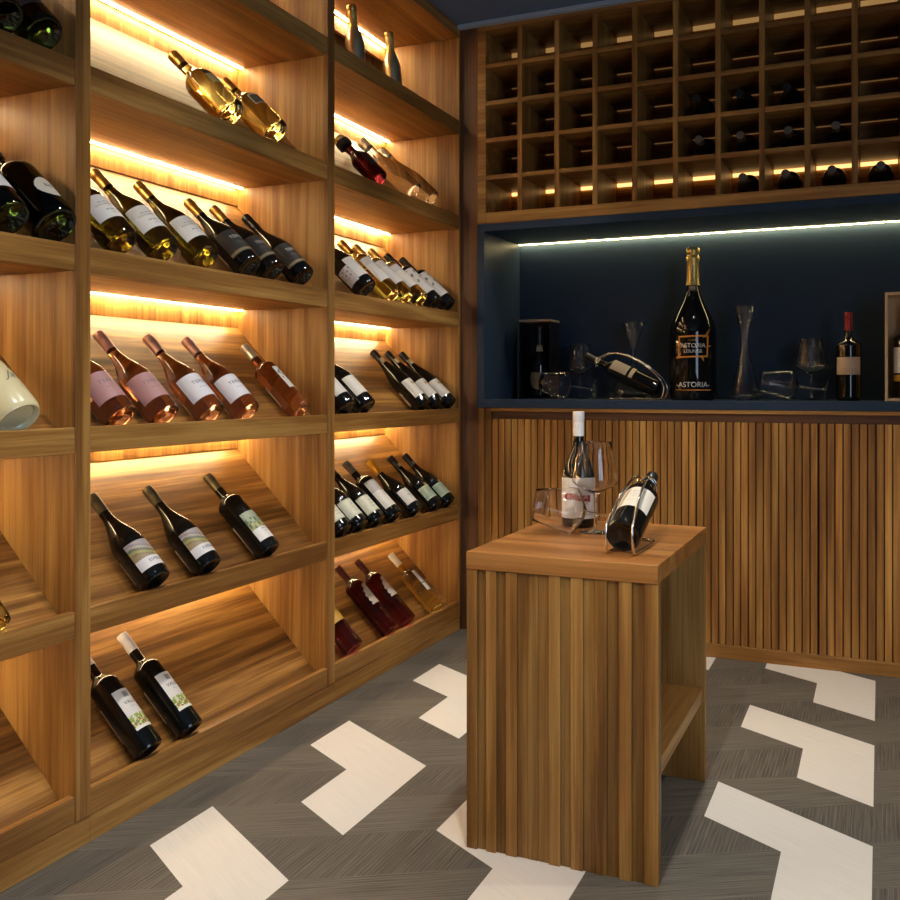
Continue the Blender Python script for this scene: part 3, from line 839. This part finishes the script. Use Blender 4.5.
# in the niche
TL = math.radians(25); R = .0365; L = .325
bx, by = -.803, 3.82
bz = CT+.0072+R*math.cos(TL)
bottle('wine_bottle', 'dark bottle with beige label tilted in the chrome holder in the niche', 'bottle', None, 'bordeaux', R, L, glass_dark, tilted((bx, by, bz), PI-.03, TL) @ Matrix.Rotation(-.75, 4, 'Z'), mode='m', cap=cap_black, cl=.05,
       labels=[(.135, .205, .030, plain('b8a684'), 'plb8'), (.108, .124, .030, plain('b8a684'), 'plb9'), (.262, .280, .016, plain('c9b48a'), 'plc8')])
holder('chrome wire holder carrying a tilted bottle in the navy niche', Matrix.Translation((bx, by, CT+.0003)) @ Matrix.Rotation(PI-.03, 4, 'Z'), .268*math.cos(TL), bz-CT+.268*math.sin(TL), .0165, TL)

# ------------------------------------------------------------------ table and niche bottles
def flag(u, v): return 'e4e0da' if v > .12 else 'dedad2'
rt = bottle('wine_bottle', 'white-capped dark bottle with white label standing on the display table', 'bottle', None, 'burgundy', .0420, .2935, glass_dark, (-.707, 2.395, IH+.0004), mode='stand', cap=cap_white, cl=.062, roll=-.06,
       labels=[(.024, .126, .064, flag, 'flag')])
lab = [c for c in rt.children if c.name.startswith('label')][0]
link('red_banner', patch_mesh(('ban',), lambda z: 0.0420+.0004, .064, .092, -.86, .80, lambda u, v: 'a8343a' if abs(u) < .97 else '7c2026', nu=40, nv=20,
     mask=lambda u, v: (.22+.10*math.sin((u+1)*2.4) < v < .80+.12*math.sin((u+1)*2.6+.4)) and u < .98), lab)
link('lettering', text_mesh('ROSSA', .0180, .0420, .0790, ink_white, -.02, shear=.15, lift=.0016), lab)

# giant sparkling bottle
R, L = .0905, .600
rt = bottle('sparkling_wine_bottle', 'giant black sparkling wine bottle with gold foil neck in the niche', 'bottle', None, 'champagne', R, L, glass_dark, (-.674, 3.86, CZ), mode='stand')
for c in list(rt.children): bpy.data.objects.remove(c)
GP = [(0, .02), (R*.7, .012), (R*.86, 0), (R*.97, .004), (R, .016), (R, .255)]
for k in range(1, 15):
    t = k/14; GP.append((.024+(R-.024)*(.5+.5*math.cos(PI*t**1.02)), .255+.195*t))
GP += [(.0225, .47), (.022, .548), (.024, .551), (.024, .561), (.020, .563), (0, .563)]
bm = bmesh.new(); add_lathe(bm, GP, 56); body = obj('bottle_body', bm, glass_dark, rt, True)
bm = bmesh.new(); add_lathe(bm, [(.0278, .450), (.0262, .456), (.0245, .47), (.0232, .543), (.0260, .549), (.0264, .562), (.0222, .567), (.0222, .571), (.0260, .575), (.0258, .593), (.0200, .599), (0, .5995)], 32); foil = obj('gold_foil', bm, cap_foil, rt, True)
link('lettering', text_mesh('ASTORIA', .016, .0246, .495, ink, 0., rot=PI/2), foil)
bm = bmesh.new(); rr = .0275
vs = []
for a, z in ((-.62, .437), (.62, .437), (.62, .462), (-.62, .462)):
    q = .0335 if z < .45 else .0290
    vs.append((a, z, q))
me = patch_mesh(('nk_em',), lambda z: .0325-(z-.426)*.22,   .426, .450, -.55, .55, lambda u, v: '8f8a80' if u*u+(v*2-1)**2 < .5 else ('26221c' if max(abs(u), abs(v*2-1)) < .88 else 'b08a3c'), nu=24, nv=24)
bm.free(); link('neck_label', me, rt)
def frame_mesh():
    bm = bmesh.new(); r = R+.0012
    def quad(p):
        bm.faces.new([bm.verts.new((r*math.cos(u/R), r*math.sin(u/R), z)) for u, z in p])
    def bar(u0, z0, u1, z1, w):
        n = 10; d = math.hypot(u1-u0, z1-z0); nx, nz = -(z1-z0)/d*w/2, (u1-u0)/d*w/2
        for k in range(n):
            a, b = k/n, (k+1)/n
            pa = (u0+(u1-u0)*a, z0+(z1-z0)*a); pb = (u0+(u1-u0)*b, z0+(z1-z0)*b)
            quad([(pa[0]-nx, pa[1]-nz), (pb[0]-nx, pb[1]-nz), (pb[0]+nx, pb[1]+nz), (pa[0]+nx, pa[1]+nz)])
    u0, u1, z0, z1 = -.056, .058, .166, .248
    bar(u0, z0, u1, z0+.003, .006); bar(u0, z1-.003, u1, z1, .006); bar(u0, z0, u0+.002, z1, .006); bar(u1-.002, z0, u1, z1, .006)
    quad([(.036, .240), (.052, .243), (.070, .275), (.048, .254)]); quad([(-.070, .162), (-.050, .164), (-.046, .185), (-.058, .176)])
    quad([(.028, .166), (.040, .167), (.042, .147), (.036, .157)]); quad([(-.062, .216), (-.050, .210), (-.048, .224), (-.056, .228)]); quad([(.054, .204), (.076, .208), (.058, .212), (.054, .210)])
    me = bpy.data.meshes.new('orange_frame'); bm.to_mesh(me); bm.free(); me.materials.append(ink_orange); return me
fr = link('orange_frame', frame_mesh(), rt)
link('lettering', text_mesh('CUVEE', .012, R, .231, ink_gold, 0.), fr)
link('lettering', text_mesh('ASTORIA', .0240, R, .210, ink_white, 0.), fr)
link('lettering', text_mesh('LOUNGE', .0175, R, .188, ink_white, 0.), fr)
link('lettering', text_mesh('-ASTORIA-', .0285, R, .059, ink_white, 0., rot=0.), body)
def uline():
    bm = bmesh.new(); r = R+.0012
    for k in range(24):
        a0 = -.78+1.6*k/24; a1 = -.78+1.6*(k+1)/24
        h = .0022+.0022*(k/24)
        bm.faces.new([bm.verts.new((r*math.cos(a), r*math.sin(a), z)) for a, z in ((a0, .039-h/2), (a1, .039-h/2), (a1, .039+h/2), (a0, .039+h/2))])
    me = bpy.data.meshes.new('orange_underline'); bm.to_mesh(me); bm.free(); me.materials.append(ink_orange); return me
link('orange_underline', uline(), body)

bottle('wine_bottle', 'red-capped dark wine bottle with beige label standing in the niche', 'bottle', None, 'bordeaux', .0440, .325, glass_dark, (-.108, 3.86, CZ), mode='stand', cap=cap_red, cl=.066,
       labels=[(.096, .160, .048, lambda u, v: 'c3a98a' if v > .3 else 'b79d80', 'beige')], bars=[(.118, .026, .002), (.108, .014, .002)])

# black gift box with a bottle inside
gb = empty('gift_box', (-1.352, 3.985, CZ)); tag(gb, 'tall black open-fronted gift box standing in the niche corner', 'box')
blackcard = simple('black_card', (.006, .006, .008), .35)
silver_edge = simple('silver_card_edge', lin('a59c88'), .35, .4)
for nm, b_, mt in (('back_panel', (-.070, .070, .060, .064, 0, .330), blackcard), ('side_panel', (-.070, -.066, -.062, .0597, 0, .330), blackcard), ('side_panel', (.066, .070, -.062, .0597, 0, .330), blackcard),
                   ('bottom_panel', (-.0657, .0657, -.062, .0597, 0, .004), blackcard), ('lid', (-.071, .071, -.063, .065, .3303, .340), silver_edge)):
    box(nm, *b_, mt, gb, .0006)
bottle('sparkling_wine_bottle', 'dark sparkling wine bottle with shield label standing inside the black gift box', 'bottle', None, 'champagne', .0400, .305, glass_dark, (-1.352, 3.985, CZ+.0046), mode='stand', cap=cap_black, cl=.085,
       labels=[(.036, .112, .050, plain('a08a62'), 'shield', .0, lambda u, v: u*u+max(0, (.55-v)*1.8)**2 < 1 and v < .97), (.200, .228, .014, plain('b7a27a'), 'nk3')], bars=[(.075, .022, .002), (.065, .018, .002)])

# pale wooden gift box with a bottle at the right edge
wb = empty('wooden_box', (.105, 3.855, CZ)); tag(wb, 'pale wooden gift box standing open at the right end of the niche', 'box')
for nm, b_ in (('back_panel', (-.090, .090, .060, .068, 0, .390)), ('side_panel', (-.090, -.080, -.055, .0597, 0, .390)), ('side_panel', (.080, .090, -.055, .0597, 0, .390)),
               ('bottom_panel', (-.0797, .0797, -.055, .0597, 0, .010)), ('top_panel', (-.0797, .0797, -.055, .0597, .380, .390))):
    box(nm, *b_, wood_pale, wb, .0006)
bottle('wine_bottle', 'dark bottle with white and yellow label standing inside the pale wooden box', 'bottle', None, 'bordeaux', .0480, .342, glass_dark, (.090, 3.850, CZ+.0104), mode='stand', cap=cap_grey, cl=.10,
       labels=[(.090, .182, .062, boxlab, 'bx'), (.060, .084, .062, plain('c8952e'), 'bxy')], texts=[('E', .040, .150, ink)], bars=[(.110, .030, .002)])

# ------------------------------------------------------------------ lights
def spot(x, y, e, col=(1., .93, .83), ang=95, blend=.7, rad=.035, tx=None, ty=None, tz=.9):
    d = bpy.data.lights.new('overhead_spot_light', 'SPOT'); d.energy = e; d.color = col
    d.spot_size = math.radians(ang); d.spot_blend = blend; d.shadow_soft_size = rad
    o = bpy.data.objects.new('overhead_spot_light', d); COL.objects.link(o); o.location = (x, y, 2.475)
    if tx is not None:
        v = Vector((tx, ty, tz))-o.location; o.rotation_euler = v.to_track_quat('-Z', 'Y').to_euler()
    return o
spot(-.42, 2.90, 46, ang=82, blend=1.)
spot(-.42, 1.30, 50, ang=95, blend=.9)
spot(.62, 2.35, 41, col=(1., .88, .73), ang=90, blend=.9)
spot(.45, .35, 36, ang=100, blend=.9)
for yy in (.9, 1.75, 2.55, 3.25):
    spot(-.78, yy, 38, ang=62, blend=1., tx=-1.6, ty=yy, tz=.35)  # added spots, aimed to brighten the bottles along the left shelving
spot(-.42, .25, 100, ang=36, blend=1., tx=-.62, ty=2.6, tz=.70)  # added frontal spot that brightens the table bottle's label and the niche
d = bpy.data.lights.new('window_daylight', 'AREA'); d.shape = 'RECTANGLE'; d.size = 1.9; d.size_y = 1.5; d.energy = 30; d.color = (.62, .78, 1.)
o = bpy.data.objects.new('window_daylight', d); COL.objects.link(o); o.location = (XR+.10, .1, 1.3); o.rotation_euler = (0, PI/2, 0)
w = bpy.data.worlds.new('outdoor_daylight'); SC.world = w; w.use_nodes = True
w.node_tree.nodes['Background'].inputs[0].default_value = (.55, .72, 1., 1); w.node_tree.nodes['Background'].inputs[1].default_value = .6

# ------------------------------------------------------------------ camera
cam = bpy.data.cameras.new('camera'); co = bpy.data.objects.new('camera', cam); COL.objects.link(co)
cam.sensor_width = 36; cam.lens = 965.41/900*36; cam.shift_y = -62.51/900; cam.clip_start = .02
co.location = (0, 0, 1.); co.rotation_euler = (PI/2, 0, math.radians(24.03))
SC.camera = co
vs_ = SC.view_settings
vs_.view_transform = 'Standard'; vs_.look = 'None'; vs_.exposure = .48; vs_.gamma = 1.; vs_.use_curve_mapping = False
SC.cycles.use_denoising = True
SC.cycles.max_bounces = 14; SC.cycles.transmission_bounces = 12; SC.cycles.glossy_bounces = 6; SC.cycles.diffuse_bounces = 4
SC.cycles.sample_clamp_indirect = 25.
